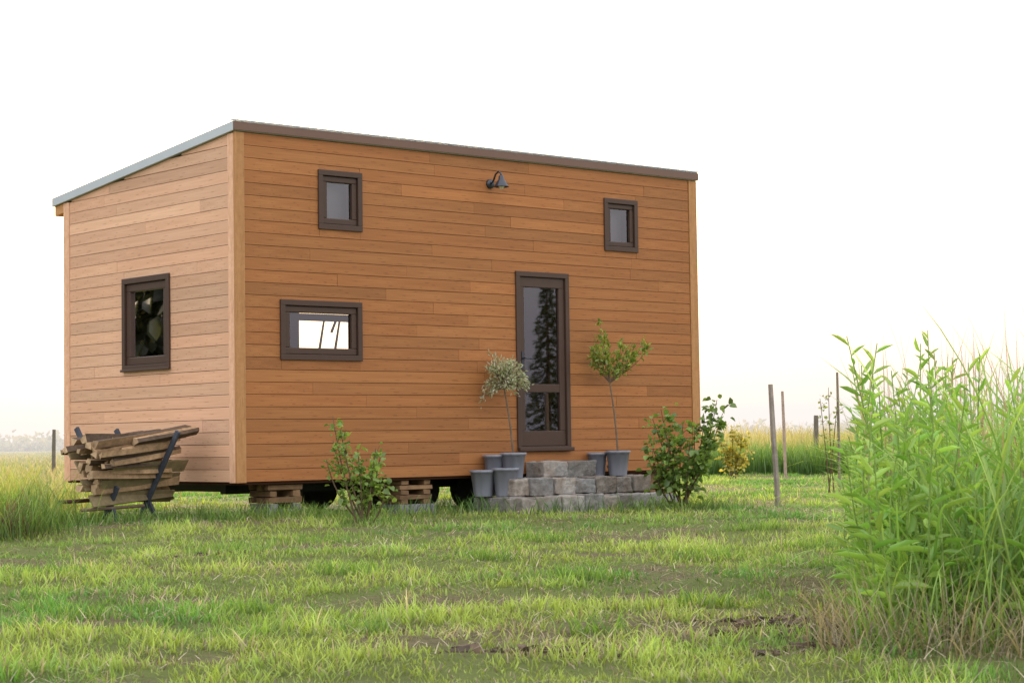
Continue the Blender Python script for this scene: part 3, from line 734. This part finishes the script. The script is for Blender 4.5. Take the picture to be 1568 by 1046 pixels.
def broadleaf(name,x,y,h,r,nc=26,c=(.05,.1,.03),m=300,ls=1.0):
    e=empty(name); mb=MB(); T=Vector((x,y,h*.4)); mb.tube([(x,y,0),(x+.1,y,h*.2),tuple(T)],[.3,.22,.18],8,0,(.12,.09,.06))
    P=[];D=[]
    for _ in range(nc):
        c0=Vector((random.gauss(0,1),random.gauss(0,1),random.gauss(0,1))).normalized()*random.uniform(.15,.8)*r; c0.z*=.8
        q=Vector((x,y,h*.55))+c0; mb.tube(curve_pts(T,q,(0,0,.3),5),[.08,.06,.05,.03,.01],5,0,(.12,.09,.06))
        d=rng.normal(size=(m,3)); d=nrm(d)*rng.uniform(.1,1,(m,1))**.5*r*.42; P.append(np.array(q)+d); D.append(d+rng.normal(size=(m,3))*.3)
    mb.build('trunk_and_limbs',[M_bark],e,fixn=False); P=np.concatenate(P); D=np.concatenate(D); n=len(P)
    leaves('foliage',P,D,rng.uniform(.25,.5,n)*ls,rng.uniform(.2,.4,n)*ls,leafcols(n,np.array(c),np.array(c)*1.6),M_leaf,e)
random.seed(9)
broadleaf('reflected_broadleaf_tree',52,12.2,2.6,1.5,12,(.24,.2,.07),300,.5)
for x,y in ((-30,30),(-34,35),(-27,25.5),(-33,31),(-37,39)): broadleaf('reflected_broadleaf_tree',x,y,9,5,34,(.03,.035,.02),240,1.3)  # unseen trees, added dark so the side window reflects no bright sky

# ------------------------------------------------------------------ tall grass clump, right foreground
tg=empty('tall_grass_clump')
EDGE=lambda y:1.34+(y-7.2)*.172
def region(n,y0=7.0,y1=13.0,depth=1.7,p=1.0):
    y=rng.uniform(y0,y1,n); x=EDGE(y)+depth*rng.random(n)**p+.09*np.sin(y*5); return x,y
n=3900; x,y=region(n,7.3,12.5); off=x-EDGE(y)
P=np.stack([x,y,hgt(x,y)-.02],1); Lh=(.45+.78*np.clip(off/.4,0,1))*rng.uniform(.5,1.15,n)
t=rng.random((n,1)); ct=(np.array([.46,.62,.17])*t+np.array([.20,.42,.08])*(1-t))*rng.uniform(.75,1.25,(n,1))
az=rng.normal(1.2,1.8,n)
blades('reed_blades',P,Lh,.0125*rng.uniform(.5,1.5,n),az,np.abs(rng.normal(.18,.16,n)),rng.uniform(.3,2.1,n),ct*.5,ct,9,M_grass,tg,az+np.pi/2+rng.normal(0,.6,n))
n=2800; x,y=region(n,6.7,8.8,1.3); x-=.2
P=np.stack([x,y,hgt(x,y)-.01],1); ct=DRY*rng.uniform(.4,1.1,(n,1)); az=rng.uniform(0,6.28,n)
blades('dry_stalks',P,rng.uniform(.08,.36,n),.005,az,np.abs(rng.normal(.6,.4,n)),rng.uniform(.2,1.6,n),ct*.55,ct,5,M_grass,tg)
n=2200; x,y=region(n,6.9,9.5,1.4); x-=.05
P=np.stack([x,y,hgt(x,y)-.01],1); ct=np.array([.32,.50,.1])*rng.uniform(.6,1.2,(n,1)); az=rng.uniform(0,6.28,n)
blades('under_grass',P,rng.uniform(.12,.45,n),.007,az,np.abs(rng.normal(.3,.3,n)),rng.uniform(.2,1.6,n),ct*.5,ct,5,M_grass,tg)
random.seed(77); mb=MB(); P=[];D=[];C=[]
for i in range(190):
    yy=random.uniform(7.3,11.5); front=random.random()<.6
    o_=(random.uniform(-.03,.26) if front else random.uniform(.2,1.2)); xx=EDGE(yy)+o_
    h=random.uniform(.5,1.02)
    if random.random()<.12: h=random.uniform(1.05,1.3)
    z=gz(xx,yy); lean=Vector((random.gauss(-.03,.09),random.gauss(0,.09),0))
    pts=curve_pts((xx,yy,z),Vector((xx,yy,z+h))+lean,(random.gauss(0,.03),0,0),9)
    v=random.uniform(.8,1.2); mb.tube(pts,[.0045*(1-.7*k/8)+.001 for k in range(9)],5,0,(.26*v,.38*v,.10*v))
    nl=int(h*22); th=random.uniform(0,6)
    for j in range(nl):
        f=.12+.88*j/nl; xk=f*8; k_=min(7,int(xk)); q=pts[k_].lerp(pts[k_+1],xk-k_); th+=2.4+random.gauss(0,.3)
        upk=.2+1.1*f; P.append(tuple(q)); D.append((math.cos(th),math.sin(th),upk*random.uniform(.5,1.3))); C.append((f,h))
mb.build('leafy_stems',[M_bark],tg,fixn=False)
P=np.array(P);D=np.array(D);C=np.array(C);n=len(P)
Ls=(.16-.085*C[:,0])*rng.uniform(.6,1.3,n)
leaves('stem_leaves',P,D,Ls,Ls*.22,leafcols(n,np.array([.44,.62,.15]),np.array([.20,.42,.08]),.15),M_leaf,tg,.2,.3)
n=220; x,y=region(n,8,12.5,1.4); P=np.stack([x,y,hgt(x,y)],1); az=rng.uniform(0,6.28,n); ct=np.array([.5,.33,.24])*rng.uniform(.7,1.3,(n,1))
blades('seed_stalks',P,rng.uniform(1.0,1.5,n),.007,az,np.abs(rng.normal(.06,.06,n)),rng.uniform(.05,.5,n),ct*.7,ct,6,M_grass,tg)
